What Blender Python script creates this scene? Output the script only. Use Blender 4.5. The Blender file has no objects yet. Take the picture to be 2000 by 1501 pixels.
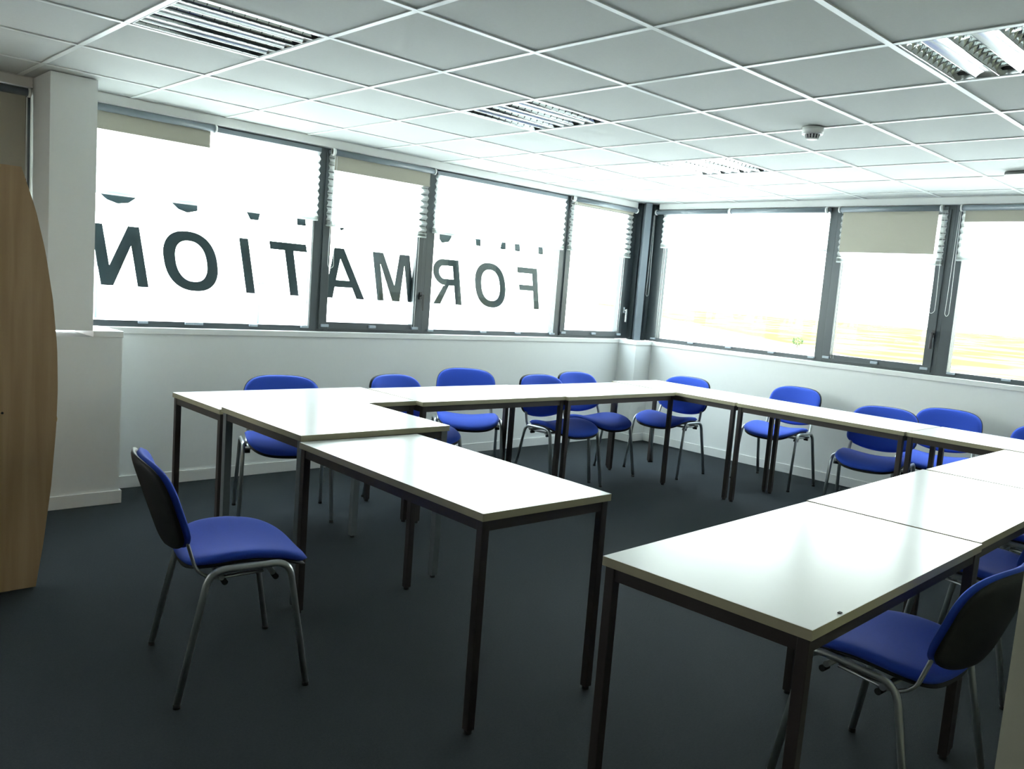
import bpy, bmesh, math, random
from mathutils import Vector, Matrix
random.seed(4)
SC = bpy.context.scene
COL = SC.collection
R = math.radians
H = 2.41                      # ceiling height

# ------------------------------------------------------------------ camera
cd = bpy.data.cameras.new('camera'); cam = bpy.data.objects.new('camera', cd); COL.objects.link(cam)
cam.location = (-1.264, -2.573, H - .967)
cam.rotation_euler = (R(83.521), R(-4.405), R(-43.451))
cd.sensor_width = 36; cd.lens = 1634.85 / 2000 * 36; cd.clip_start = .02; cd.clip_end = 600
SC.camera = cam

# ------------------------------------------------------------------ world, sun, exposure
W = bpy.data.worlds.new('sky'); SC.world = W; W.use_nodes = True
nt = W.node_tree; nt.nodes.clear()
out = nt.nodes.new('ShaderNodeOutputWorld'); bg = nt.nodes.new('ShaderNodeBackground')
tc = nt.nodes.new('ShaderNodeTexCoord'); sep = nt.nodes.new('ShaderNodeSeparateXYZ'); rmp = nt.nodes.new('ShaderNodeValToRGB')
nt.links.new(tc.outputs['Generated'], sep.inputs[0]); nt.links.new(sep.outputs['Z'], rmp.inputs[0])
rmp.color_ramp.elements[0].position = 0.0; rmp.color_ramp.elements[0].color = (.985, 1.0, .945, 1)
rmp.color_ramp.elements[1].position = .8; rmp.color_ramp.elements[1].color = (.72, .86, 1.0, 1)
nt.links.new(rmp.outputs[0], bg.inputs['Color']); bg.inputs['Strength'].default_value = 13.0
wm = nt.nodes.new('ShaderNodeMath'); wm.operation = 'MULTIPLY_ADD'; wm.inputs[1].default_value = 8.0; wm.inputs[2].default_value = 11.5
nt.links.new(sep.outputs['Y'], wm.inputs[0]); nt.links.new(wm.outputs[0], bg.inputs['Strength'])   # brighter haze on the sunny side
nt.links.new(bg.outputs[0], out.inputs[0])
sd = bpy.data.lights.new('sun', 'SUN'); sd.energy = 110; sd.angle = R(2); sd.color = (1, .99, .95)
sun = bpy.data.objects.new('sun', sd); COL.objects.link(sun); sun.rotation_euler = (R(38), 0, R(-55)); sun.location = (-6, -8, 12)
SC.view_settings.view_transform = 'Standard'; SC.view_settings.look = 'None'
SC.view_settings.exposure = -0.02; SC.view_settings.gamma = 1; SC.view_settings.use_curve_mapping = False

# ------------------------------------------------------------------ materials
def mat(name, col, rough=.6, metal=0, spec=.5, noise=0, nscale=30, bump=0, bscale=200, coat=0, sheen=0):
    m = bpy.data.materials.new(name); m.use_nodes = True; n = m.node_tree; b = n.nodes['Principled BSDF']
    b.inputs['Base Color'].default_value = (*col, 1); b.inputs['Roughness'].default_value = rough
    b.inputs['Metallic'].default_value = metal; b.inputs['Specular IOR Level'].default_value = spec
    b.inputs['Coat Weight'].default_value = coat; b.inputs['Sheen Weight'].default_value = sheen
    t = n.nodes.new('ShaderNodeTexCoord')
    nz = n.nodes.new('ShaderNodeTexNoise'); nz.inputs['Scale'].default_value = nscale; nz.inputs['Detail'].default_value = 5
    n.links.new(t.outputs['Object'], nz.inputs['Vector'])
    mx = n.nodes.new('ShaderNodeMix'); mx.data_type = 'RGBA'
    k = max(noise, .015)
    mx.inputs[6].default_value = (*[c * (1 - k) for c in col], 1); mx.inputs[7].default_value = (*[min(1, c * (1 + k)) for c in col], 1)
    n.links.new(nz.outputs['Fac'], mx.inputs[0]); n.links.new(mx.outputs[2], b.inputs['Base Color'])
    if bump:
        n2 = n.nodes.new('ShaderNodeTexNoise'); n2.inputs['Scale'].default_value = bscale; n2.inputs['Detail'].default_value = 3
        n.links.new(t.outputs['Object'], n2.inputs['Vector'])
        bp = n.nodes.new('ShaderNodeBump'); bp.inputs['Strength'].default_value = bump; bp.inputs['Distance'].default_value = .004
        n.links.new(n2.outputs['Fac'], bp.inputs['Height']); n.links.new(bp.outputs[0], b.inputs['Normal'])
    return m

def wood_mat(name, a, c):
    m = mat(name, a, .5); n = m.node_tree; b = n.nodes['Principled BSDF']
    t = n.nodes.new('ShaderNodeTexCoord'); mp = n.nodes.new('ShaderNodeMapping'); mp.inputs['Scale'].default_value = (1, 1, .06)
    nz = n.nodes.new('ShaderNodeTexNoise'); nz.inputs['Scale'].default_value = 22; nz.inputs['Detail'].default_value = 8; nz.inputs['Distortion'].default_value = .6
    cr = n.nodes.new('ShaderNodeValToRGB'); cr.color_ramp.elements[0].position = .35; cr.color_ramp.elements[1].position = .7
    cr.color_ramp.elements[0].color = (*a, 1); cr.color_ramp.elements[1].color = (*c, 1)
    n.links.new(t.outputs['Object'], mp.inputs[0]); n.links.new(mp.outputs[0], nz.inputs['Vector'])
    n.links.new(nz.outputs['Fac'], cr.inputs[0]); n.links.new(cr.outputs[0], b.inputs['Base Color'])
    return m

M = dict(
    wall=mat('wall_paint', (.79, .80, .785), .75, bump=.05, bscale=300),
    tile=mat('ceiling_tile', (.575, .59, .572), .9, noise=.03, nscale=60, bump=.15, bscale=400),
    grid=mat('ceiling_grid_metal', (.80, .82, .80), .35),
    trimw=mat('white_trim', (.80, .80, .78), .45),
    carpet=mat('carpet', (.022, .028, .032), .95, noise=.25, nscale=120, bump=.6, bscale=500, spec=.2),
    frame=mat('window_frame_grey', (.055, .068, .075), .38, spec=.5),
    post=mat('corner_post_grey', (.16, .19, .22), .35),
    laminate=mat('table_laminate', (.72, .735, .71), .24, noise=.02, nscale=6, spec=.6),
    edge=mat('table_edge', (.37, .34, .22), .5, noise=.06),
    tframe=mat('table_frame_brown', (.030, .022, .020), .45),
    tgrey=mat('table_leg_grey', (.12, .135, .14), .4),
    fabric=mat('blue_fabric', (.024, .072, .47), .9, noise=.12, nscale=260, bump=.25, bscale=900, sheen=.08, spec=.3),
    plastic=mat('black_plastic', (.014, .016, .017), .6, spec=.3),
    chrome=mat('chair_tube_silver', (.42, .44, .43), .32, metal=.75),
    blind=mat('roller_fabric_beige', (.41, .39, .32), .85, noise=.04, nscale=300),
    tube=mat('blind_tube_grey', (.17, .20, .225), .3),
    bracket=mat('blind_bracket_white', (.82, .83, .81), .4),
    clip=mat('cord_clip_grey', (.33, .38, .43), .4),
    cord=mat('white_cord', (.8, .82, .8), .6),
    letter=mat('letter_film', (.05, .07, .085), .5, noise=.15, nscale=4),
    alu=mat('louvre_aluminium', (.86, .88, .88), .16, metal=1.0),
    blade=mat('louvre_blade', (.72, .75, .74), .10, metal=1.0),
    lamp=mat('lamp_tube', (.85, .86, .85), .3),
    dark=mat('luminaire_inside', (.10, .11, .11), .5),
    white=mat('white_plastic', (.80, .80, .77), .4),
    slot=mat('detector_slot', (.07, .06, .08), .5),
    beech=wood_mat('beech_veneer', (.42, .27, .135), (.52, .35, .19)),
    knob=mat('ochre_plastic', (.62, .42, .14), .4),
    rubber=mat('dark_rubber', (.02, .02, .02), .7),
    near=mat('near_wall_cream', (.42, .42, .32), .7), behind=mat('bounce_damping_wall', (.24, .24, .22), .7),  # behind: unseen walls, toned dark to cut bounced light near the camera
    blackm=mat('black_handle', (.03, .032, .035), .4),
    chromeh=mat('handle_silver', (.75, .77, .78), .25, metal=.8),
    pole=mat('galvanised_pole', (.022, .034, .046), .5),
    signb=mat('blue_panel', (.015, .026, .036), .5),
    leaf=mat('bush_leaf', (.008, .034, .004), .7, noise=.4, nscale=3),
    bark=mat('bush_stem', (.06, .045, .03), .8),
)
M['window_glow'] = mat('diffuser_window_glow', (.85, .87, .85), .3)
M['window_glow'].node_tree.nodes['Principled BSDF'].inputs['Emission Color'].default_value = (.95, 1, .97, 1)
M['window_glow'].node_tree.nodes['Principled BSDF'].inputs['Emission Strength'].default_value = .6  # faint emission stands in for window light reflected on the diffuser
# thin window glass: clear with a fresnel reflection
g = bpy.data.materials.new('window_glass'); g.use_nodes = True; n = g.node_tree; n.nodes.clear()
o_ = n.nodes.new('ShaderNodeOutputMaterial'); tr = n.nodes.new('ShaderNodeBsdfTransparent'); gl = n.nodes.new('ShaderNodeBsdfGlossy')
tr.inputs[0].default_value = (.92, .96, .95, 1); gl.inputs['Roughness'].default_value = .02
lw = n.nodes.new('ShaderNodeLayerWeight'); lw.inputs[0].default_value = .5; pw = n.nodes.new('ShaderNodeMath'); pw.operation = 'POWER'; pw.inputs[1].default_value = 5
fr = n.nodes.new('ShaderNodeMath'); fr.operation = 'MULTIPLY_ADD'; fr.inputs[1].default_value = .5; fr.inputs[2].default_value = .012
n.links.new(lw.outputs['Facing'], pw.inputs[0]); n.links.new(pw.outputs[0], fr.inputs[0]); mx = n.nodes.new('ShaderNodeMixShader')
n.links.new(fr.outputs[0], mx.inputs[0]); n.links.new(tr.outputs[0], mx.inputs[1]); n.links.new(gl.outputs[0], mx.inputs[2]); n.links.new(mx.outputs[0], o_.inputs[0])
M['glass'] = g
# pleated blind paper: diffuse and translucent
g = bpy.data.materials.new('pleated_paper'); g.use_nodes = True; n = g.node_tree; n.nodes.clear()
o_ = n.nodes.new('ShaderNodeOutputMaterial'); df = n.nodes.new('ShaderNodeBsdfDiffuse'); tl = n.nodes.new('ShaderNodeBsdfTranslucent'); mx = n.nodes.new('ShaderNodeMixShader')
nz = n.nodes.new('ShaderNodeTexNoise'); nz.inputs['Scale'].default_value = 40; mc = n.nodes.new('ShaderNodeMix'); mc.data_type = 'RGBA'
mc.inputs[6].default_value = (.86, .88, .87, 1); mc.inputs[7].default_value = (.92, .93, .92, 1)
n.links.new(nz.outputs['Fac'], mc.inputs[0]); n.links.new(mc.outputs[2], df.inputs[0]); n.links.new(mc.outputs[2], tl.inputs[0])
mx.inputs[0].default_value = .72
n.links.new(df.outputs[0], mx.inputs[1]); n.links.new(tl.outputs[0], mx.inputs[2]); n.links.new(mx.outputs[0], o_.inputs[0])
M['pleat'] = g
# ground outside: pale forecourt turning into a dry yellow field
g = mat('ground_outside', (.5, .5, .5), .95, spec=0); n = g.node_tree; b = n.nodes['Principled BSDF']
t = n.nodes.new('ShaderNodeTexCoord'); sp = n.nodes.new('ShaderNodeSeparateXYZ'); n.links.new(t.outputs['Object'], sp.inputs[0])
nz = n.nodes.new('ShaderNodeTexNoise'); nz.inputs['Scale'].default_value = .09; nz.inputs['Detail'].default_value = 8
n.links.new(t.outputs['Object'], nz.inputs['Vector'])
cr = n.nodes.new('ShaderNodeValToRGB'); cr.color_ramp.elements[0].position = .36; cr.color_ramp.elements[1].position = .54
cr.color_ramp.elements[0].color = (.075, .073, .045, 1); cr.color_ramp.elements[1].color = (.060, .055, .017, 1)
n.links.new(nz.outputs['Fac'], cr.inputs[0])
ma = n.nodes.new('ShaderNodeMath'); ma.operation = 'SUBTRACT'; n.links.new(sp.outputs['X'], ma.inputs[0]); n.links.new(sp.outputs['Y'], ma.inputs[1])
mr = n.nodes.new('ShaderNodeMapRange'); mr.inputs['From Min'].default_value = 35; mr.inputs['From Max'].default_value = 60
n.links.new(ma.outputs[0], mr.inputs[0])
mc = n.nodes.new('ShaderNodeMix'); mc.data_type = 'RGBA'; mc.inputs[6].default_value = (.56, .57, .57, 1)
n.links.new(mr.outputs[0], mc.inputs[0]); n.links.new(cr.outputs[0], mc.inputs[7]); n.links.new(mc.outputs[2], b.inputs['Base Color'])
M['ground'] = g

# ------------------------------------------------------------------ mesh helpers
def box(bm, x0, x1, y0, y1, z0, z1, mi=0, bev=0):
    v = [bm.verts.new(p) for p in ((x0, y0, z0), (x1, y0, z0), (x1, y1, z0), (x0, y1, z0), (x0, y0, z1), (x1, y0, z1), (x1, y1, z1), (x0, y1, z1))]
    fs = [bm.faces.new([v[i] for i in q]) for q in ((0, 3, 2, 1), (4, 5, 6, 7), (0, 1, 5, 4), (1, 2, 6, 5), (2, 3, 7, 6), (3, 0, 4, 7))]
    for f in fs: f.material_index = mi
    if bev:
        es = list({e for f in fs for e in f.edges})
        bmesh.ops.bevel(bm, geom=es, offset=bev, segments=2, affect='EDGES', profile=.5)
    return fs

def cyl(bm, p0, p1, r, seg=16, r1=None, mi=0):
    p0, p1 = Vector(p0), Vector(p1); d = (p1 - p0); q = d.to_track_quat('Z', 'Y'); r1 = r if r1 is None else r1
    a = [bm.verts.new(p0 + q @ Vector((r * math.cos(t), r * math.sin(t), 0))) for t in [2 * math.pi * i / seg for i in range(seg)]]
    b = [bm.verts.new(p1 + q @ Vector((r1 * math.cos(t), r1 * math.sin(t), 0))) for t in [2 * math.pi * i / seg for i in range(seg)]]
    for i in range(seg):
        f = bm.faces.new((a[i], a[(i + 1) % seg], b[(i + 1) % seg], b[i])); f.smooth = True; f.material_index = mi
    for lp in (a[::-1], b):
        f = bm.faces.new(lp); f.material_index = mi

def fillet(pts, r, n=6):
    pts = [Vector(p) for p in pts]; out = [pts[0]]
    for i in range(1, len(pts) - 1):
        a, b, c = pts[i - 1], pts[i], pts[i + 1]; d0 = (a - b); d1 = (c - b); k = min(r, d0.length * .49, d1.length * .49)
        s = b + d0.normalized() * k; e = b + d1.normalized() * k
        for j in range(n + 1):
            t = j / n; out.append(s * (1 - t) ** 2 + b * 2 * t * (1 - t) + e * t * t)
    out.append(pts[-1]); return out

def tube(bm, pts, r, seg=10, ry=None, mi=0):
    pts = [Vector(p) for p in pts]; rings = []; ry = ry or r; up = None
    for i, p in enumerate(pts):
        d = (pts[min(i + 1, len(pts) - 1)] - pts[max(i - 1, 0)]).normalized()
        if up is None: up = d.orthogonal().normalized() if abs(d.z) > .9 else d.cross(Vector((0, 0, 1))).normalized()
        up = (up - d * up.dot(d)).normalized(); w = d.cross(up)
        rings.append([bm.verts.new(p + up * r * math.cos(t) + w * ry * math.sin(t)) for t in [2 * math.pi * k / seg for k in range(seg)]])
    for a, b in zip(rings, rings[1:]):
        for k in range(seg):
            f = bm.faces.new((a[k], a[(k + 1) % seg], b[(k + 1) % seg], b[k])); f.smooth = True; f.material_index = mi
    bm.faces.new(rings[0][::-1]).material_index = mi; bm.faces.new(rings[-1]).material_index = mi

def obj(name, bm, mats, parent=None, smooth=False, loc=None):
    bmesh.ops.recalc_face_normals(bm, faces=bm.faces)
    me = bpy.data.meshes.new(name); bm.to_mesh(me); bm.free()
    if smooth:
        for p in me.polygons: p.use_smooth = True
    for m in (mats if isinstance(mats, (list, tuple)) else [mats]): me.materials.append(m)
    o = bpy.data.objects.new(name, me); COL.objects.link(o)
    if parent: o.parent = parent
    if loc: o.location = loc
    return o

def empty(name, loc=(0, 0, 0), rz=0, parent=None):
    o = bpy.data.objects.new(name, None); COL.objects.link(o); o.location = loc; o.rotation_euler = (0, 0, rz)
    o.empty_display_size = .1
    if parent: o.parent = parent
    return o

def tag(o, label, cat, group=None):
    o['label'] = label; o['category'] = cat
    if group: o['group'] = group
    return o

def struct(o, label=None):
    o['kind'] = 'structure'
    if label: o['label'] = label
    return o

def copy_tree(o, parent=None):
    c = o.copy(); COL.objects.link(c)
    if parent: c.parent = parent
    for ch in list(o.children): copy_tree(ch, c)
    return c

# ------------------------------------------------------------------ room shell
LY = 2.86; RX = 5.69          # inner faces of the two window walls
LFY = 2.915; RFX = 5.745      # planes of their window frames
XN = -3.0; YN = -3.3          # far left and near walls
SILL = H - 1.385; HEAD = H - .055

bm = bmesh.new(); box(bm, XN - .2, RX + .35, YN - .2, LY + .35, -.2, 0)
struct(obj('floor', bm, M['carpet']), 'dark grey carpet covering the whole floor')

# ceiling: tiles with the luminaire cells left open, then the grid as a child
FIX = [(0, 1), (3, 1), (6, 1), (3, -3), (0, -3), (6, -3)]      # cells (j,i): x .6j...+.6, y .6i...+.6
bm = bmesh.new()
for j in range(-5, 10):
    for i in range(-6, 5):
        if (j, i) in FIX: continue
        x0, x1 = max(XN, j * .6), min(RX, j * .6 + .6); y0, y1 = max(YN, i * .6), min(LY, i * .6 + .6)
        if x1 - x0 < .01 or y1 - y0 < .01: continue
        box(bm, x0, x1, y0, y1, H + .005, H + .02)
ceil = struct(obj('ceiling', bm, M['tile']), 'suspended ceiling of square white tiles')
bm = bmesh.new()
for j in range(-5, 10):
    x = j * .6
    if XN < x < RX: box(bm, x - .012, x + .012, YN, LY, H, H + .004)
for i in range(-5, 5):
    y = i * .6
    if YN < y < LY: box(bm, XN, RX, y - .012, y + .012, H - .0006, H + .0046)
obj('ceiling_grid', bm, M['grid'], ceil)
bm = bmesh.new(); box(bm, XN - .2, RX + .35, YN - .2, LY + .35, H + .25, H + .4)
struct(obj('ceiling_slab', bm, M['wall']), 'slab above the suspended ceiling')

# walls (lower parts below the windows, and the upstand above the ceiling)
bm = bmesh.new(); box(bm, XN, RX + .3, LY, LY + .3, 0, SILL - .04); box(bm, XN, RX + .3, LY + .005, LY + .3, H, H + .25)
struct(obj('wall_left', bm, M['wall']), 'white wall below the lettered windows')
bm = bmesh.new(); box(bm, RX, RX + .3, YN, LY, 0, SILL - .04); box(bm, RX + .005, RX + .3, YN, LY, H, H + .25)
box(bm, RX, RX + .3, YN, -2.1, SILL - .04, H)
struct(obj('wall_back', bm, M['wall']), 'white wall below the right-hand windows')
bm = bmesh.new(); box(bm, XN - .2, RX + .3, YN - .2, YN, 0, H + .25)
struct(obj('wall_front', bm, M['behind']), 'near wall behind the photographer')
bm = bmesh.new(); box(bm, XN - .2, XN, YN, LY + .3, 0, H + .25)
struct(obj('wall_side', bm, M['behind']), 'end wall to the left of the photographer')
# wall return at the right edge of the view
WRX, WRY = .45, -2.169
bm = bmesh.new(); box(bm, WRX, WRX + .9, YN, WRY, 0, H)
struct(obj('wall_right', bm, M['near']), 'cream end of a wall at the right edge of the view')

# pilaster on the left wall with its lower, wider plinth
bm = bmesh.new(); box(bm, .07, .308, 2.53, LY + .1, SILL, H); box(bm, .07, .47, 2.53, LY, 0, SILL - .035)
struct(obj('wall_pilaster', bm, M['wall']), 'white pilaster between the windows at the left')
bm = bmesh.new(); box(bm, .309, .475, 2.522, LY, SILL - .035, SILL, bev=.002)
struct(obj('trim_1', bm, M['trimw']), 'white sill cap on the low pilaster')
# boxed corner
bm = bmesh.new(); box(bm, 5.44, RX, 2.635, LY, 0, SILL - .04)
struct(obj('wall_corner', bm, M['wall']), 'boxed white corner between the two window walls')
# sill boards
bm = bmesh.new(); box(bm, .47, 5.44, LY - .010, LY + .3, SILL - .04, SILL, bev=.003)
struct(obj('trim_2', bm, M['trimw']), 'white sill board under the lettered windows')
bm = bmesh.new(); box(bm, RX - .010, RX + .3, -2.1, 2.635, SILL - .04, SILL, bev=.003)
struct(obj('trim_3', bm, M['trimw']), 'white sill board under the right-hand windows')
bm = bmesh.new(); box(bm, 5.43, RX + .04, 2.625, LY + .04, SILL - .04, SILL, bev=.003)
struct(obj('trim_4', bm, M['trimw']), 'white sill cap on the boxed corner')
bm = bmesh.new(); box(bm, XN, .07, LY - .01, LY + .3, SILL - .04, SILL, bev=.003)
struct(obj('trim_5', bm, M['trimw']), 'white sill board under the far left window')
# white head trims below the ceiling
bm = bmesh.new(); box(bm, .308, 5.555, LY, LY + .2, HEAD, H + .002, bev=.004); struct(obj('trim_6', bm, M['trimw']), 'white head trim above the lettered windows')
bm = bmesh.new(); box(bm, RX, RX + .2, -2.1, 2.70, HEAD, H + .002, bev=.004); struct(obj('trim_7', bm, M['trimw']), 'white head trim above the right-hand windows')
bm = bmesh.new(); box(bm, XN, .07, LY, LY + .2, HEAD, H + .002, bev=.004); struct(obj('trim_8', bm, M['trimw']), 'white head trim above the far left window')
# corner post
bm = bmesh.new()
pl = [(5.573, 2.774), (5.620, 2.733), (5.70, 2.80), (5.645, 2.86)]
va = [bm.verts.new((x_, y_, SILL)) for x_, y_ in pl]; vb = [bm.verts.new((x_, y_, H)) for x_, y_ in pl]
bm.faces.new(va[::-1]); bm.faces.new(vb)
for k_ in range(4): bm.faces.new((va[k_], va[(k_ + 1) % 4], vb[(k_ + 1) % 4], vb[k_]))
struct(obj('trim_9', bm, M['post']), 'grey metal corner post between the window walls')

bm = bmesh.new(); box(bm, 5.555, 5.90, LFY, LFY + .08, HEAD, H + .005); box(bm, RFX, RFX + .08, 2.70, LFY, HEAD, H + .005); box(bm, 5.62, 5.75, 2.86, 2.93, SILL, H); box(bm, 5.70, 5.80, 2.765, 2.93, SILL, H)
struct(obj('trim_10', bm, M['frame']), 'dark metal lining behind the corner post')

def baseboard(name, x0, x1, y0, y1, label):
    bm = bmesh.new(); box(bm, x0, x1, y0, y1, 0, .078, bev=.002); struct(obj(name, bm, M['trimw']), label)
baseboard('baseboard_left', .47, 5.44, LY - .012, LY, 'white baseboard under the lettered windows')
baseboard('baseboard_back', RX - .012, RX, YN, 2.635, 'white baseboard on the right-hand wall')
baseboard('baseboard_pilaster', .06, .482, 2.518, 2.53, 'white baseboard of the pilaster')
baseboard('baseboard_plinth', .47, .482, 2.53, LY, 'white baseboard on the side of the pilaster')
baseboard('baseboard_corner', 5.428, 5.44, 2.623, LY, 'white baseboard of the boxed corner')
baseboard('baseboard_corner_face', 5.44, RX, 2.623, 2.635, 'white baseboard on the boxed corner face')
baseboard('baseboard_far', XN, .07, LY - .012, LY, 'white baseboard under the far left window')

# ------------------------------------------------------------------ windows
# built in a local frame: u along the wall, d = depth outwards from the frame face, z up
class Wall:
    def __init__(s, kind): s.k = kind
    def b(s, bm, u0, u1, d0, d1, z0, z1, mi=0, bev=0):
        if s.k == 'L': return box(bm, u0, u1, LFY + d0, LFY + d1, z0, z1, mi, bev)
        return box(bm, RFX + d0, RFX + d1, min(u0, u1), max(u0, u1), z0, z1, mi, bev)
    def p(s, u, d, z):
        return (u, LFY + d, z) if s.k == 'L' else (RFX + d, u, z)
WL, WR = Wall('L'), Wall('R')

def window(num, w, u0, u1, g0, g1, zb, label, sash=False, clips=(), handle=None, right=False):
    root = struct(empty('window_%d' % num, w.p((u0 + u1) / 2, 0, SILL)), label); o = root.location.copy()
    def ob(name, bm, m, sm=False):
        ch = obj(name, bm, m, root, sm); ch.location = -o; return ch
    zt = HEAD; bm = bmesh.new()
    s0, s1 = (1, -1) if u1 > u0 else (-1, 1)
    w.b(bm, u0, g0, 0, .07, SILL, zt, bev=.002); w.b(bm, g1, u1, 0, .07, SILL, zt, bev=.002)
    w.b(bm, g0, g1, 0, .07, SILL, SILL + .03); w.b(bm, g0, g1, 0, .07, zt - .05, zt)
    ob('window_frame', bm, M['frame'])
    if sash:
        bm = bmesh.new(); e = .012; q = .055
        w.b(bm, g0 - s0 * q, g0 + s0 * e, -.012, .05, SILL + .018, zt - .03, bev=.003); w.b(bm, g1 - s0 * e, g1 + s0 * q, -.012, .05, SILL + .018, zt - .03, bev=.003)
        w.b(bm, g0 + s0 * e, g1 - s0 * e, -.012, .05, SILL + .018, zb, bev=.003); w.b(bm, g0 + s0 * e, g1 - s0 * e, -.012, .05, zt - .08, zt - .03)
        ob('sash', bm, M['frame'])
    else:
        bm = bmesh.new(); w.b(bm, g0, g1, .005, .05, SILL + .03, zb); ob('glazing_bead', bm, M['frame'])
    bm = bmesh.new(); w.b(bm, g0, g1, .030, .034, zb - .004, zt - .05); ob('glass_pane', bm, M['glass'])
    if handle:
        hu, hz, m, ln = handle; bm = bmesh.new()
        w.b(bm, hu - .013, hu + .013, -.022, -.012, hz - .03, hz + .03, bev=.003)
        cyl(bm, w.p(hu, -.022, hz), w.p(hu, -.05, hz), .009)
        w.b(bm, hu - .010, hu + .010, -.058, -.044, hz - ln, hz + .012, bev=.004)
        ob('handle', bm, M[m])
    for k in clips:
        dd = -.030 if sash else -.018
        bm = bmesh.new(); w.b(bm, k - .03, k + .03, dd, -.012 if sash else 0, SILL + (.022 if not sash else .035), SILL + (.038 if not sash else .055), bev=.002)
        ob('cord_clip', bm, M['clip'])
    return root
ZF, ZS = SILL + .038, SILL + .072
window(1, WL, .308, 1.965, .36, 1.902, ZF, 'wide fixed window nearest the pilaster', clips=(.72, 1.02, 1.08, 1.47, 1.87))
window(2, WL, 1.965, 2.945, 2.038, 2.856, ZS, 'opening window between the two lettered fixed windows', True, clips=(2.03, 2.45, 2.86), handle=(2.905, H - 1.075, 'blackm', .12))
window(3, WL, 2.945, 4.575, 3.022, 4.507, ZF, 'wide fixed window with the start of the lettering', clips=(3.03, 3.62, 4.04, 4.49))
window(4, WL, 4.575, 5.62, 4.644, 5.46, ZS, 'opening window next to the corner post', True, clips=(4.63, 5.07, 5.46), handle=(5.52, H - 1.09, 'chromeh', .12))
window(5, WR, 2.765, .84, 2.631, .908, ZF, 'wide fixed window right of the corner post', clips=(2.66, 2.2, 1.77, 1.32, .93))
window(6, WR, .84, -.11, .775, -.022, ZS, 'opening window in the right-hand wall', True, clips=(.79, .37, -.03), handle=(-.067, H - 1.06, 'blackm', .12))
window(7, WR, -.11, -2.1, -.196, -2.0, ZF, 'fixed window at the right edge of the view', clips=(-.23, -.62))
window(8, WL, -1.9, .07, -1.8, -.05, ZF, 'window at the far left behind its lowered blind')

# ------------------------------------------------------------------ blinds
def pleated(w, u0, u1, zbot, label, cords=(), ztop=HEAD - .012):
    root = tag(empty('pleated_blind', w.p((u0 + u1) / 2, -.02, zbot)), label, 'blind', 'white pleated half blinds'); o = root.location.copy()
    def ob(name, bm, m, sm=False):
        ch = obj(name, bm, m, root, sm); ch.location = -o; return ch
    bm = bmesh.new(); w.b(bm, u0, u1, -.034, -.006, ztop - .03, ztop, bev=.002); ob('head_rail', bm, M['tube'])
    bm = bmesh.new(); prof = []; z = ztop - .03; k = 0; rr = random.Random(int(abs(u0) * 100))
    while z > zbot + .035:
        j = .004 * (rr.random() - .5)
        prof.append((-.020 + (.011 if k % 2 else -.011) + j, z)); z -= .025; k += 1
    n = 12
    for i in range(n + 1): prof.append((-.020 + (.016 if i % 2 else -.018), zbot + .036 - .028 * i / n))
    for (d0, z0), (d1, z1) in zip(prof, prof[1:]):
        v = [bm.verts.new(w.p(u, d, z)) for u, d, z in ((u0, d0, z0), (u1, d0, z0), (u1, d1, z1), (u0, d1, z1))]
        bm.faces.new(v)
    bmesh.ops.remove_doubles(bm, verts=bm.verts, dist=1e-5)
    ob('pleated_fabric', bm, M['pleat'])
    bm = bmesh.new(); w.b(bm, u0, u1, -.032, -.008, zbot, zbot + .012, bev=.002); ob('bottom_rail', bm, M['pleat'])
    for c in cords:
        for dc in (-.012, .012):
            bm = bmesh.new(); cyl(bm, w.p(c + dc, -.02, SILL + .04), w.p(c + dc, -.02, zbot), .0016, 6); ob('cord', bm, M['cord'])
    return root
pleated(WL, .32, 1.925, H - .584, 'wide white pleated half blind nearest the pilaster', (1.885,))
pleated(WL, 2.0, 2.915, H - .612, 'narrow white pleated half blind above the letters A and M', (2.84,))
pleated(WL, 2.985, 4.53, H - .565, 'wide white pleated half blind above the letters F and O', (4.475,))
pleated(WL, 4.60, 5.53, H - .56, 'narrow white pleated half blind left of the corner post', (5.44,))
pleated(WR, 2.66, .90, H - .435, 'wide white pleated half blind right of the corner post', (2.61,))
pleated(WR, .795, -.06, H - .525, 'narrow white pleated half blind hanging lowest on the right-hand wall', (.735,))
pleated(WR, -.165, -2.02, H - .485, 'white pleated half blind at the right edge of the view', (-.215,))
pleated(WL, -1.85, .028, H - .60, 'white pleated half blind behind the lowered roller blind at far left')

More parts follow.
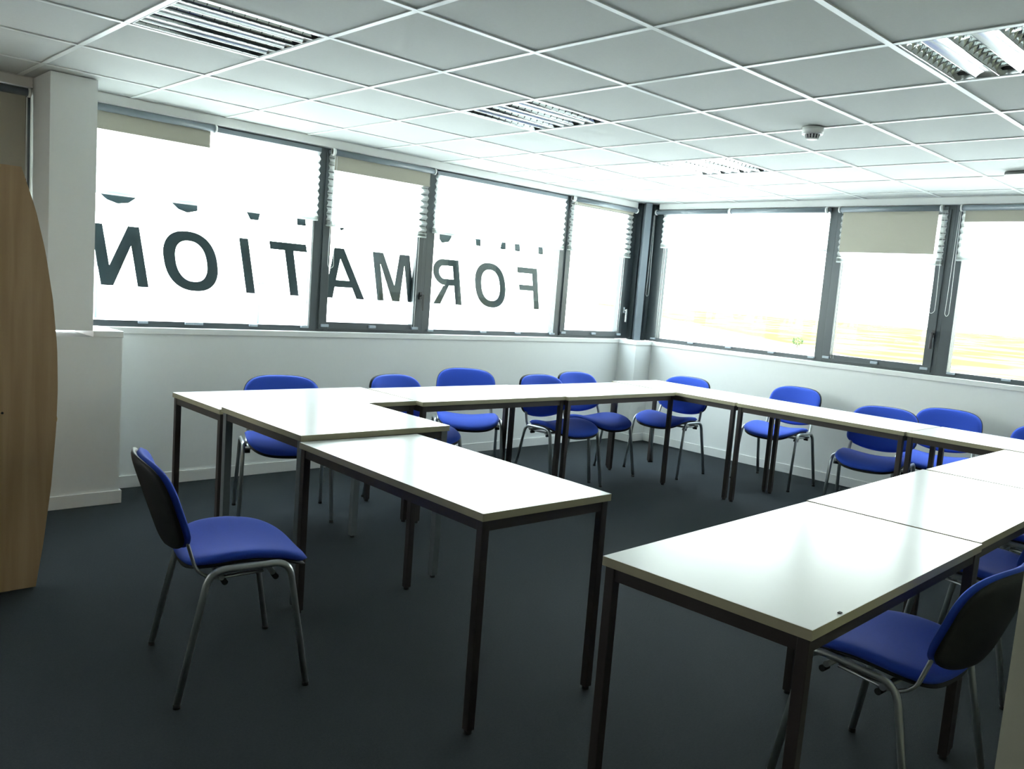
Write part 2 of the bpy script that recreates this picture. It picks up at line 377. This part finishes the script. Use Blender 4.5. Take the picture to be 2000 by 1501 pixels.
def roller(w, u0, u1, zdrop, label, caps=(True, True), chain=None, inset=.03, rad=.022, z=HEAD - .030, d=-.068):
    root = tag(empty('roller_blind', w.p((u0 + u1) / 2, d, z)), label, 'blind', 'beige roller blinds'); o = root.location.copy()
    def ob(name, bm, m, sm=False):
        ch = obj(name, bm, m, root, sm); ch.location = -o; return ch
    s = 1 if u1 > u0 else -1
    bm = bmesh.new(); cyl(bm, w.p(u0 + s * .012, d, z), w.p(u1 - s * .012, d, z), rad, 24)
    ob('roller_tube', bm, M['tube'])
    for c, u in zip(caps, (u0, u1)):
        if not c: continue
        t = 1 if u == u0 else -1
        bm = bmesh.new(); cyl(bm, w.p(u, d, z), w.p(u + s * t * .012, d, z), rad + .005, 20)
        w.b(bm, u, u + s * t * .010, d, -.036, z - .012, z + .024, bev=.001)
        ob('bracket', bm, M['bracket'])
    if zdrop:
        bm = bmesh.new(); w.b(bm, u0 + s * inset, u1 - s * inset, d + rad * .8, d + rad * .8 + .0015, zdrop, z + .004)
        fb = ob('blind_fabric', bm, M['blind'])
        bm = bmesh.new(); w.b(bm, u0 + s * inset, u1 - s * inset, d + rad * .8 - .004, d + rad * .8 + .004, zdrop - .004, zdrop + .012, bev=.001)
        ob('bottom_bar', bm, M['blind'])
    if chain:
        u, zb, wd = chain
        pts = [w.p(u, d, z)]; n = 14
        A = [(u - wd * .15, z - .03), (u - wd * .5, zb + .12), (u - wd * .5, zb + .02), (u, zb), (u + wd * .5, zb + .02), (u + wd * .4, zb + .12), (u + wd * .15, z - .03)]
        path = fillet([w.p(a, d - .006, zz) for a, zz in A], .05, 5)
        bm = bmesh.new(); tube(bm, path, .0017, 6)
        acc = 0
        for a, b in zip(path, path[1:]):
            L = (b - a).length; t = (-acc) % .009
            while t < L:
                bmesh.ops.create_icosphere(bm, subdivisions=1, radius=.0027, matrix=Matrix.Translation(a.lerp(b, t / L))); t += .009
            acc += L
        ob('bead_chain', bm, M['cord'])
    return root
roller(WL, .312, 1.128, H - .205, 'grey tube roller blind with a short beige drop nearest the pilaster')
roller(WL, 2.0, 2.93, H - .205, 'grey tube roller blind with a short beige drop in the second window', chain=(2.022, H - .92, .05))
roller(WL, 4.575, 5.52, H - .125, 'rolled up grey roller blind left of the corner post', chain=(4.61, H - .16, .02))
roller(WR, 2.72, 1.862, None, 'rolled up grey roller blind directly right of the corner post', chain=(2.735, H - .935, .035))
roller(WR, 1.862, .905, None, 'rolled up grey roller blind ending at the first right-hand mullion')
roller(WR, .80, -.03, H - .435, 'beige roller blind pulled down furthest of those on the right-hand wall', chain=(-.048, H - .905, .05))
roller(WR, -.165, -2.02, H - .185, 'roller blind with a thin beige strip at the right edge of the view', chain=(-.165, H - .92, .03))
roller(WL, -1.85, .050, SILL + .10, 'fully lowered beige roller blind at the far left above the wooden panel', chain=(.034, H - .85, .008), inset=.016)

# ------------------------------------------------------------------ letters on the glass (mirrored italic, read from outside)
ZT, ZB = H - .760, H - 1.134; SL = .186; YG = LFY + .036
def slant(x, z): return x + SL * (ZT - z)
def letter(name, loops, label, straight=False):
    # loops: outer loop and optional inner loops, (x,z) unslanted
    bm = bmesh.new(); t = .0012; es = []
    for lp in loops:
        vs = [bm.verts.new((x if straight else slant(x, z), YG, z)) for x, z in lp]
        es += [bm.edges.new((vs[i], vs[(i + 1) % len(vs)])) for i in range(len(vs))]
    bmesh.ops.triangle_fill(bm, edges=es, use_beauty=True)
    r = bmesh.ops.extrude_face_region(bm, geom=bm.faces[:])
    bmesh.ops.translate(bm, vec=(0, t, 0), verts=[v for v in r['geom'] if isinstance(v, bmesh.types.BMVert)])
    return tag(obj(name, bm, M['letter']), label, 'letter', 'dark lettering on the window glass')
def ell(cx, cz, a, b, n=40): return [(cx + a * math.cos(2 * math.pi * i / n) , cz + b * math.sin(2 * math.pi * i / n)) for i in range(n)]
def sq(cx, cz, a, b, e=2.35, n=56):
    L = []
    for i in range(n):
        t = 2 * math.pi * i / n; c, s_ = math.cos(t), math.sin(t)
        L.append((cx + a * math.copysign(abs(c) ** (2 / e), c), cz + b * math.copysign(abs(s_) ** (2 / e), s_)))
    return L
x = .408
letter('window_letter', [[(x, ZT), (x + .070, ZT), (x + .070, ZB + .125), (x + .221, ZT), (x + .289, ZT), (x + .289, ZB), (x + .221, ZB), (x + .221, ZT - .120), (x + .073, ZB), (x, ZB)]], 'dark mirrored letter N on the glass beside the pilaster')
MZ = (ZT + ZB) / 2
letter('window_letter', [sq(1.001, MZ, .180, .194), sq(1.003, MZ, .104, .132)], 'dark letter O between the mirrored N and the I')
letter('window_letter', [[(1.361, ZT), (1.428, ZT), (1.428, ZB), (1.361, ZB)]], 'dark letter I on the glass, single slanting stroke')
letter('window_letter', [[(1.586, ZT), (1.876, ZT), (1.876, ZT - .055), (1.768, ZT - .055), (1.768, ZB), (1.698, ZB), (1.698, ZT - .055), (1.586, ZT - .055)]], 'dark letter T on the glass left of the first mullion')
c = 2.156
letter('window_letter', [[(c - .042, ZT), (c + .042, ZT), (c + .178, ZB), (c + .105, ZB), (c + .077, ZB + .083), (c - .077, ZB + .083), (c - .105, ZB), (c - .178, ZB)],
                         [(c, ZT - .078), (c - .058, ZB + .136), (c + .058, ZB + .136)]], 'dark letter A on the glass of the second window')
x0, x1 = 2.454, 2.810; xm = (x0 + x1) / 2
letter('window_letter', [[(x0, ZT), (x0 + .100, ZT), (xm, ZB + .125), (x1 - .100, ZT), (x1, ZT), (x1, ZB), (x1 - .062, ZB), (x1 - .062, ZT - .085), (xm + .036, ZB), (xm - .036, ZB), (x0 + .062, ZT - .085), (x0 + .062, ZB), (x0, ZB)]], 'dark letter M on the glass of the second window')
# R mirrored: stem on the right
xr = 3.322; bowl = [(xr - .17 - .115 * math.sin(math.pi * i / 12), ZT - .108 + .108 * math.cos(math.pi * i / 12)) for i in range(13)]
inn = [(xr - .168 - .052 * math.sin(math.pi * i / 10), ZT - .108 + .054 * math.cos(math.pi * i / 10)) for i in range(11)]
letter('window_letter', [[(xr, ZT)] + bowl + [(xr - .19, ZT - .222), (xr - .312, ZB), (xr - .235, ZB), (xr - .125, ZT - .216), (xr - .070, ZT - .216), (xr - .070, ZB), (xr, ZB)],
                         [(xr - .070, ZT - .054)] + inn + [(xr - .070, ZT - .162)]], 'dark mirrored letter R at the left edge of the third window')
letter('window_letter', [sq(3.671, MZ, .180, .194), sq(3.673, MZ, .108, .134)], 'dark letter O between the mirrored R and F')
xr = 4.268
letter('window_letter', [[(xr, ZT), (xr, ZB), (xr - .070, ZB), (xr - .070, ZT - .208), (xr - .246, ZT - .208), (xr - .246, ZT - .157), (xr - .070, ZT - .157), (xr - .070, ZT - .053), (xr - .256, ZT - .053), (xr - .256, ZT)]], 'dark mirrored letter F at the right end of the lettering')
FR = [([(.457, .550), (.457, .578), (.50, .612), (.565, .630), (.63, .618), (.671, .586), (.671, .550)], 'dark curved sliver of a letter under the blind above the N'),
      ([(.891, .550), (.891, .578), (.94, .618), (1.0, .634), (1.067, .615), (1.067, .550)], 'dark curved sliver of a letter under the blind above the first O'),
      ([(1.405, .550), (1.413, .588), (1.437, .628), (1.498, .628), (1.508, .587), (1.51, .550)], 'dark stub of a letter under the blind above the I'),
      ([(1.788, .550), (1.798, .627), (1.868, .627), (1.858, .550)], 'dark stub of a letter under the blind above the T'),
      ([(2.145, .58), (2.151, .614), (2.161, .631), (2.187, .617), (2.20, .58)], 'tiny dark tip of a letter under the blind above the A'),
      ([(3.095, .540), (3.100, .600), (3.128, .630), (3.204, .615), (3.230, .575), (3.23, .540)], 'dark curved sliver of a letter under the blind above the R'),
      ([(3.488, .540), (3.505, .617), (3.560, .621), (3.552, .540)], 'dark stub of a letter under the blind above the second O'),
      ([(3.835, .510), (3.800, .566), (3.787, .622), (3.858, .621), (3.845, .510)], 'dark pointed stub of a letter under the blind left of a straight stub'),
      ([(3.950, .510), (3.970, .624), (4.036, .623), (4.013, .510)], 'dark straight stub of a letter under the blind above the left arm of the F'),
      ([(4.250, .510), (4.271, .626), (4.333, .625), (4.311, .510)], 'dark straight stub of a letter under the blind above the stem of the F')]
for pts, lab in FR: letter('window_letter', [[(a, H - b) for a, b in pts]], lab, True)

# ------------------------------------------------------------------ ceiling luminaires
def luminaire(j, i, label):
    x0, y0 = j * .6, i * .6
    root = tag(empty('ceiling_light', (x0 + .3, y0 + .3, H)), label, 'ceiling light', 'recessed louvred ceiling lights')
    a = .286; bm = bmesh.new()       # housing tray with a slim rim
    for q in ((-a, a, -a, -a + .006), (-a, a, a - .006, a), (-a, -a + .006, -a, a), (a - .006, a, -a, a)): box(bm, *q, .001, .10)
    box(bm, -a, a, -a, a, .095, .10)
    obj('housing', bm, M['dark'], root)
    # four narrow louvred slots along x with three broad mirrored bands between them
    L = a - .007; sw = .078; bw = (2 * L - 4 * sw) / 3; cys = [-L + sw / 2 + k * (sw + bw) for k in range(4)]
    bm = bmesh.new(); n = 10
    for k in range(3):
        y0_ = cys[k] + sw / 2; y1_ = cys[k + 1] - sw / 2; pr = []
        for q in range(n + 1):
            u = -1 + 2 * q / n; pr.append(((y0_ + y1_) / 2 + u * bw / 2, .003 + .011 * (1 - u * u)))
        for (ya, za), (yb, zb) in zip(pr, pr[1:]):
            f = bm.faces.new([bm.verts.new(p) for p in ((-L, ya, za), (L, ya, za), (L, yb, zb), (-L, yb, zb))]); f.smooth = True
    for e_ in (-1, 1): box(bm, e_ * L - .0015, e_ * L + .0015, -L, L, .0025, .020)
    bmesh.ops.remove_doubles(bm, verts=bm.verts, dist=1e-6)
    obj('reflector', bm, M['alu'], root)
    nb = 11; zt_ = .050
    for cy in cys:
        bm = bmesh.new()
        for s in (-1, 1):
            pr = [(cy + s * (sw / 2 - .0005 - .024 * (q / 6) ** .85), .002 + (zt_ - .002) * q / 6) for q in range(7)]
            for (ya, za), (yb, zb) in zip(pr, pr[1:]):
                f = bm.faces.new([bm.verts.new(p) for p in ((-L, ya, za), (L, ya, za), (L, yb, zb), (-L, yb, zb))]); f.smooth = True
            box(bm, -L, L, cy + s * (sw / 2 - .001) - .0012, cy + s * (sw / 2 - .001) + .0012, .0012, .005)
        for b_ in range(1, nb):
            xx = -L + 2 * L * b_ / nb; n = 6
            for q in range(n):
                ya = -1 + 2 * q / n; yb = ya + 2 / n; hw = sw / 2 - .002
                za = .005 + .017 * (1 - ya * ya); zb = .005 + .017 * (1 - yb * yb)
                lo = [(xx, cy + ya * hw, za), (xx, cy + yb * hw, zb)]
                for dx_ in (-.007, .007):
                    up_ = [(xx + dx_, cy + yb * (hw - .021), zt_), (xx + dx_, cy + ya * (hw - .021), zt_)]
                    bm.faces.new([bm.verts.new(p) for p in lo + up_])
        bmesh.ops.remove_doubles(bm, verts=bm.verts, dist=1e-6)
        obj('louvre', bm, M['blade'], root)
    for cy in cys:
        bm = bmesh.new(); cyl(bm, (-L + .01, cy, .076), (L - .01, cy, .076), .013, 14); obj('lamp_tube', bm, M['lamp'], root)
    return root
LL = {(0, 1): 'recessed louvred ceiling light nearest the pilaster at top left', (3, 1): 'recessed louvred ceiling light in the middle, above the third window',
      (6, 1): 'recessed louvred ceiling light nearest the room corner', (3, -3): 'recessed louvred ceiling light cut by the right edge of the view',
      (0, -3): 'recessed louvred ceiling light above the photographer', (6, -3): 'recessed louvred ceiling light out at the far right'}
for c_ in FIX[:4]: luminaire(*c_, LL[c_])
# the cells whose luminaires stay outside the view get plain tiles
bm = bmesh.new()
for j, i in FIX[4:]: box(bm, j * .6, j * .6 + .6, i * .6, i * .6 + .6, H + .005, H + .02)
obj('ceiling_tile', bm, M['tile'], ceil)

# smoke detector
r_ = tag(empty('smoke_detector', (2.965, -.32, H)), 'round white smoke detector on the ceiling', 'smoke detector')
bm = bmesh.new(); cyl(bm, (0, 0, 0), (0, 0, -.036), .056, 32, .054); obj('base', bm, M['white'], r_)
bm = bmesh.new(); cyl(bm, (0, 0, -.036), (0, 0, -.055), .036, 28, .033)
obj('sensor_slots', bm, M['slot'], r_)
bm = bmesh.new()
for k in range(14):
    t = 2 * math.pi * k / 14; cyl(bm, (.037 * math.cos(t), .037 * math.sin(t), -.034), (.031 * math.cos(t), .031 * math.sin(t), -.058), .0035, 6)
cyl(bm, (0, 0, -.054), (0, 0, -.062), .029, 28, .025); obj('cap', bm, M['white'], r_)

# emergency light on the ceiling at the right edge
r_ = tag(empty('emergency_light', (4.66, -.93, H)), 'slim white emergency light under the ceiling at the right edge', 'emergency light')
bm = bmesh.new(); box(bm, -.055, .055, -.17, .17, -.022, 0, bev=.006); obj('housing', bm, M['dark'], r_)
bm = bmesh.new(); box(bm, -.075, .075, -.165, .165, -.050, -.020, bev=.010); obj('diffuser', bm, M['window_glow'], r_)

# ------------------------------------------------------------------ tables
TZ = H - .967 - .733 * .958
def table(x, y, deg, along, label, w=.6025, l=1.210, top=TZ, legm='tframe', lt=.030):
    root = tag(empty('table', (x, y, 0), R(deg)), label, 'table', 'white topped training tables')
    lx, ly = (l, w) if along == 'x' else (w, l)
    bm = bmesh.new(); box(bm, .0, lx, .0, ly, top - .026, top, bev=.001)
    for f in bm.faces:
        f.material_index = 0 if abs(f.normal.z) > .9 else 1
    bm.normal_update()
    for f in bm.faces:
        f.material_index = 0 if f.normal.z > .8 else 1
    obj('tabletop', bm, [M['laminate'], M['edge']], root)
    e = .007; h = .036; z1 = top - .0265; z0 = z1 - h; t = .022
    bm = bmesh.new()
    box(bm, e + lt, lx - e - lt, e + .004, e + .004 + t, z0, z1); box(bm, e + lt, lx - e - lt, ly - e - .004 - t, ly - e - .004, z0, z1)
    box(bm, e + .004, e + .004 + t, e + lt, ly - e - lt, z0, z1); box(bm, lx - e - .004 - t, lx - e - .004, e + lt, ly - e - lt, z0, z1)
    obj('apron', bm, M['tframe'], root)
    for sx in (0, 1):
        for sy in (0, 1):
            px = e if sx == 0 else lx - e - lt; py = e if sy == 0 else ly - e - lt
            bm = bmesh.new(); box(bm, px, px + lt, py, py + lt, .012, z1, bev=.002); lg = obj('leg', bm, M[legm], root)
            bm = bmesh.new(); cyl(bm, (px + lt / 2, py + lt / 2, .0), (px + lt / 2, py + lt / 2, .013), .013, 12); obj('glide', bm, M['rubber'], lg)
    return root
table(0.551, 1.383, -.35, 'x', 'white table along the left wall behind the square grey-legged table')
table(1.769, 1.319, -1.5, 'x', 'white table in the middle of the row along the left window wall')
table(2.982, 1.262, -1.2, 'x', 'white table along the left wall ending at the far corner table')
table(4.197, 0.706, -1.5, 'y', 'white table at the far corner of the ring, along the right-hand wall')
table(4.181, -0.526, -.4, 'y', 'white table in the middle of the row along the right-hand wall')
table(4.181, -1.745, -.4, 'y', 'white table along the right-hand wall, partly cut by the right edge')
table(0.497, -1.771, 1.2, 'x', 'nearest white table in the right foreground, its near corner towards the camera')
table(1.722, -1.737, 1.3, 'x', 'white table directly behind the right foreground table')
table(2.944, -1.716, .3, 'x', 'white table joining the right row to the row along the right-hand wall')
table(0.467, -0.694, -1.8, 'y', 'white table in the left foreground, free end towards the camera')
table(0.519, 0.528, -.8, 'x', 'slightly higher square white table with grey legs', w=.792, l=.80, top=TZ + .024, legm='tgrey', lt=.036)

# ------------------------------------------------------------------ chairs (local frame: faces +x)
def pad(bm, fn, n=16, thick=.04, ex=4.0, flat=.35, ex2=None):
    """cushion: fn(s,t)->(centre point, normal); s,t on a rounded outline"""
    top = {}; bot = {}
    for i in range(-n, n + 1):
        for j in range(-n, n + 1):
            s, t = i / n, j / n; r = max(abs(s), abs(t)); e = ex if t >= 0 or ex2 is None else ex2
            if r > 0:
                a, b = s / r, t / r; f = 1 / (abs(a) ** e + abs(b) ** e) ** (1 / e); s2, t2 = s * f, t * f
            else: s2 = t2 = 0
            p, nn = fn(s2, t2); h = thick / 2 * (max(0, 1 - r ** 7)) ** .5
            top[i, j] = bm.verts.new(p + nn * h); bot[i, j] = top[i, j] if r == 1 else bm.verts.new(p - nn * h)
    for i in range(-n, n):
        for j in range(-n, n):
            f = bm.faces.new((top[i, j], top[i + 1, j], top[i + 1, j + 1], top[i, j + 1])); f.smooth = True
            f = bm.faces.new((bot[i, j], bot[i, j + 1], bot[i + 1, j + 1], bot[i + 1, j])); f.smooth = True

SEATZ = .428
def seat_fn(dz, k=1.0):
    def fn(s, t):
        x = .218 * s * k + .030; y = .230 * t * k
        z = SEATZ + dz + .034 * t * t * (1 - .35 * max(0, s)) + .012 * math.cos((s + .1) * 2.2)
        if s > .35: z -= .020 * (s - .35) ** 2 / .42
        return Vector((x, y, z)), Vector((0, 0, 1))
    return fn
def back_fn(dx, k=1.0):
    def fn(s, t):          # s across, t up
        y = .234 * s * k * (1 - .03 * t)
        zc = .650; hh = .152 * k
        z = zc + (hh if t > 0 else hh * 1.10) * t
        if t < 0: z += .052 * (s * s) * (-t)   # bottom edge lower in the middle
        else: z -= .008 * s * s * t
        x = -.325 + (.81 - z) * .34 + .046 * s * s + dx
        return Vector((x, y, z)), Vector((.95, -.18 * s, .32)).normalized()
    return fn
def make_chair():
    root = empty('chair')
    bm = bmesh.new(); pad(bm, seat_fn(.012), thick=.046, ex=3.6); obj('seat', bm, M['fabric'], root)
    bm = bmesh.new(); pad(bm, seat_fn(-.010, .97), n=12, thick=.020, ex=3.6); obj('seat_shell', bm, M['plastic'], root)
    bm = bmesh.new(); pad(bm, back_fn(.010, .99), thick=.038, ex=3.8, ex2=7); obj('backrest', bm, M['fabric'], root)
    bm = bmesh.new(); pad(bm, back_fn(-.010, 1.0), n=14, thick=.026, ex=3.8, ex2=7); obj('backrest_shell', bm, M['plastic'], root)
    for s in (-1, 1):
        bm = bmesh.new()
        P = fillet([(-.2175, s * .262, .012), (-.125, s * .246, .448), (.140, s * .246, .455), (.212, s * .262, .012)], .055, 8)
        tube(bm, P, .0105, 12, .0125); sf = obj('side_frame', bm, M['chrome'], root)
        for px in (-.2175, .212):
            bm = bmesh.new(); cyl(bm, (px, s * .262, 0), (px, s * .262, .014), .0125, 12); obj('foot_cap', bm, M['rubber'], sf)
        bm = bmesh.new()
        P = fillet([(.06, s * .205, .418), (-.110, s * .205, .408), (-.160, s * .205, .440), (-.183, s * .200, .515), (-.200, s * .195, .575)], .06, 6)
        tube(bm, P, .012, 10, .006); obj('back_bracket', bm, M['chrome'], root)
    for px in (-.085, .085):
        bm = bmesh.new(); cyl(bm, (px, -.240, .420), (px, .240, .420), .0095, 12); obj('cross_bar', bm, M['chrome'], root)
        for s in (-1, 1):
            bm = bmesh.new(); cyl(bm, (px + .012, s * .205, .402), (px + .012, s * .238, .402), .010, 12); obj('end_knob', bm, M['plastic'], root)
    return root
CH = [
 # x, y, heading, label
 (0.075, 0.21, -12, 'blue chair alone in the left foreground, seen from its side and back'),
 (1.19, 1.88, -112, 'blue chair behind the square grey-legged table, nearest the pilaster'),
 (2.13, 1.81, -84, 'blue chair second from the left along the window wall, seat mostly behind the square table'),
 (2.845, 2.15, -125, 'blue chair third from the left along the window wall, turned towards the camera'),
 (3.37, 1.665, -93, 'blue chair fourth from the left along the window wall, pushed under the table'),
 (3.915, 1.78, -92, 'blue chair nearest the boxed corner on the lettered window side'),
 (4.63, 1.59, -176, 'blue chair at the far corner table, first along the right-hand wall'),
 (5.18, 0.87, 180, 'blue chair standing free against the right-hand wall, second from the corner'),
 (4.64, -0.165, -168, 'blue chair pushed under the right-hand row, front edge of its seat inside the ring'),
 (5.19, -0.4, -171, 'blue chair close behind its neighbour near the gap between two tables, right-hand wall'),
 (4.97, -1.1, -175, 'blue chair mostly cut off by the right edge, beside the right-hand wall'),
 (1.325, -1.65, 87, 'large blue chair in the right foreground under the nearest table'),
 (2.53, -1.52, 90, 'blue chair just beyond the right foreground chair, under the second table'),
 (3.32, -1.53, 90, 'blue chair furthest along the right row, barely visible under the table'),
]
chair0 = make_chair(); first = True
for x, y, a, lab in CH:
    c_ = chair0 if first else copy_tree(chair0); first = False
    c_.location = (x, y, 0); c_.rotation_euler = (0, 0, R(a)); tag(c_, lab, 'chair', 'blue upholstered stacking chairs')

# ------------------------------------------------------------------ tall wooden panel at the left edge
root = tag(empty('wooden_panel', (-.70, 1.33, 0)), 'tall beech panel with a bulging curved edge at the left edge', 'panel')
bm = bmesh.new(); t = .03; prof = []
def edge(z): # right edge x offset as a function of height
    K = [(.006, .427), (.20, .455), (.45, .482), (.70, .498), (.87, .502), (1.05, .497), (1.25, .478), (1.45, .447), (1.62, .408), (1.782, .355)]
    for (a, b), (c1, d) in zip(K, K[1:]):
        if a <= z <= c1:
            q = (z - a) / (c1 - a); return b + (d - b) * q
    return K[-1][1]
zs = [.006 + (1.782 - .006) * i / 40 for i in range(41)]
ring = [(edge(z), z) for z in zs] + [(-edge(z), z) for z in reversed(zs)]
a = [bm.verts.new((x, 0, z)) for x, z in ring]; b = [bm.verts.new((x, t, z)) for x, z in ring]
bm.faces.new(a); bm.faces.new(b[::-1])
for i in range(len(ring)): bm.faces.new((a[i], a[(i + 1) % len(ring)], b[(i + 1) % len(ring)], b[i]))
obj('panel_board', bm, M['beech'], root)
bm = bmesh.new(); cyl(bm, (.475, t, .735), (.475, t + .03, .735), .035, 20); obj('knob', bm, M['knob'], root)
bm = bmesh.new(); cyl(bm, (.294, -.0012, .775), (.294, .004, .775), .005, 10); obj('hole_disc', bm, M['plastic'], root)  # small hole in the panel, drawn as a dark disc
for s in (-1, 1):
    bm = bmesh.new(); box(bm, s * .30 - .03, s * .30 + .03, -.0, .32, 0, .006); box(bm, s * .30 - .02, s * .30 + .02, t, t + .02, .006, .22); obj('foot', bm, M['blackm'], root)

# small rubber speck on the near table edge
bm = bmesh.new(); box(bm, -.006, .006, -.004, .004, 0, .003, bev=.001)
tag(obj('eraser_crumb', bm, M['rubber'], loc=(.660, -1.757, TZ)), 'tiny dark crumb on the edge of the right foreground table', 'crumb')

# ------------------------------------------------------------------ outside
bm = bmesh.new(); box(bm, -200, 580, -300, 580, -3.9, -3.7)
struct(obj('ground', bm, M['ground']), 'ground outside the building')
def lamp_post(x, y, h, label):
    root = tag(empty('lamp_post', (x, y, -3.7)), label, 'lamp post', 'lamp posts outside')
    bm = bmesh.new(); cyl(bm, (0, 0, 0), (0, 0, h), .11, 12, .07); obj('pole', bm, M['pole'], root)
    bm = bmesh.new(); box(bm, -.1, .6, -.12, .12, h - .05, h + .06, bev=.02); obj('lamp_head', bm, M['pole'], root)
lamp_post(22.5, 74.0, 5.3, 'pale lamp post outside seen through the glass beside the pilaster')
lamp_post(36.7, 72.6, 3.9, 'pale lamp post outside seen through the glass below the T')
r_ = tag(empty('notice_board', (38.2, 72.4, -3.7), R(-45)), 'small blue notice board outside below the letter T', 'notice board')
bm = bmesh.new(); box(bm, -.5, .5, -.03, .03, .10, .95, bev=.01); obj('board', bm, M['signb'], r_)
for sx in (-.42, .42):
    bm = bmesh.new(); cyl(bm, (sx, .05, 0), (sx, .05, .9), .03, 8); obj('post', bm, M['pole'], r_)
r_ = tag(empty('bush', (112.4, 56.6, -3.7)), 'small green bush outside below the wide right-hand window', 'bush')
bm = bmesh.new()
for k in range(700):
    d = Vector((random.gauss(0, 1), random.gauss(0, 1), random.gauss(0, .8))); d.normalize(); p = d * (.75 + .25 * random.random()) * .8; p.z = p.z * .8 + .9
    s = .10; q = [Vector((random.uniform(-s, s), random.uniform(-s, s), random.uniform(-s, s))) for _ in range(3)]
    bm.faces.new([bm.verts.new(p + v) for v in q])
obj('foliage', bm, M['leaf'], r_)
bm = bmesh.new(); cyl(bm, (0, 0, 0), (0, 0, .8), .06, 8); obj('stem', bm, M['bark'], r_)
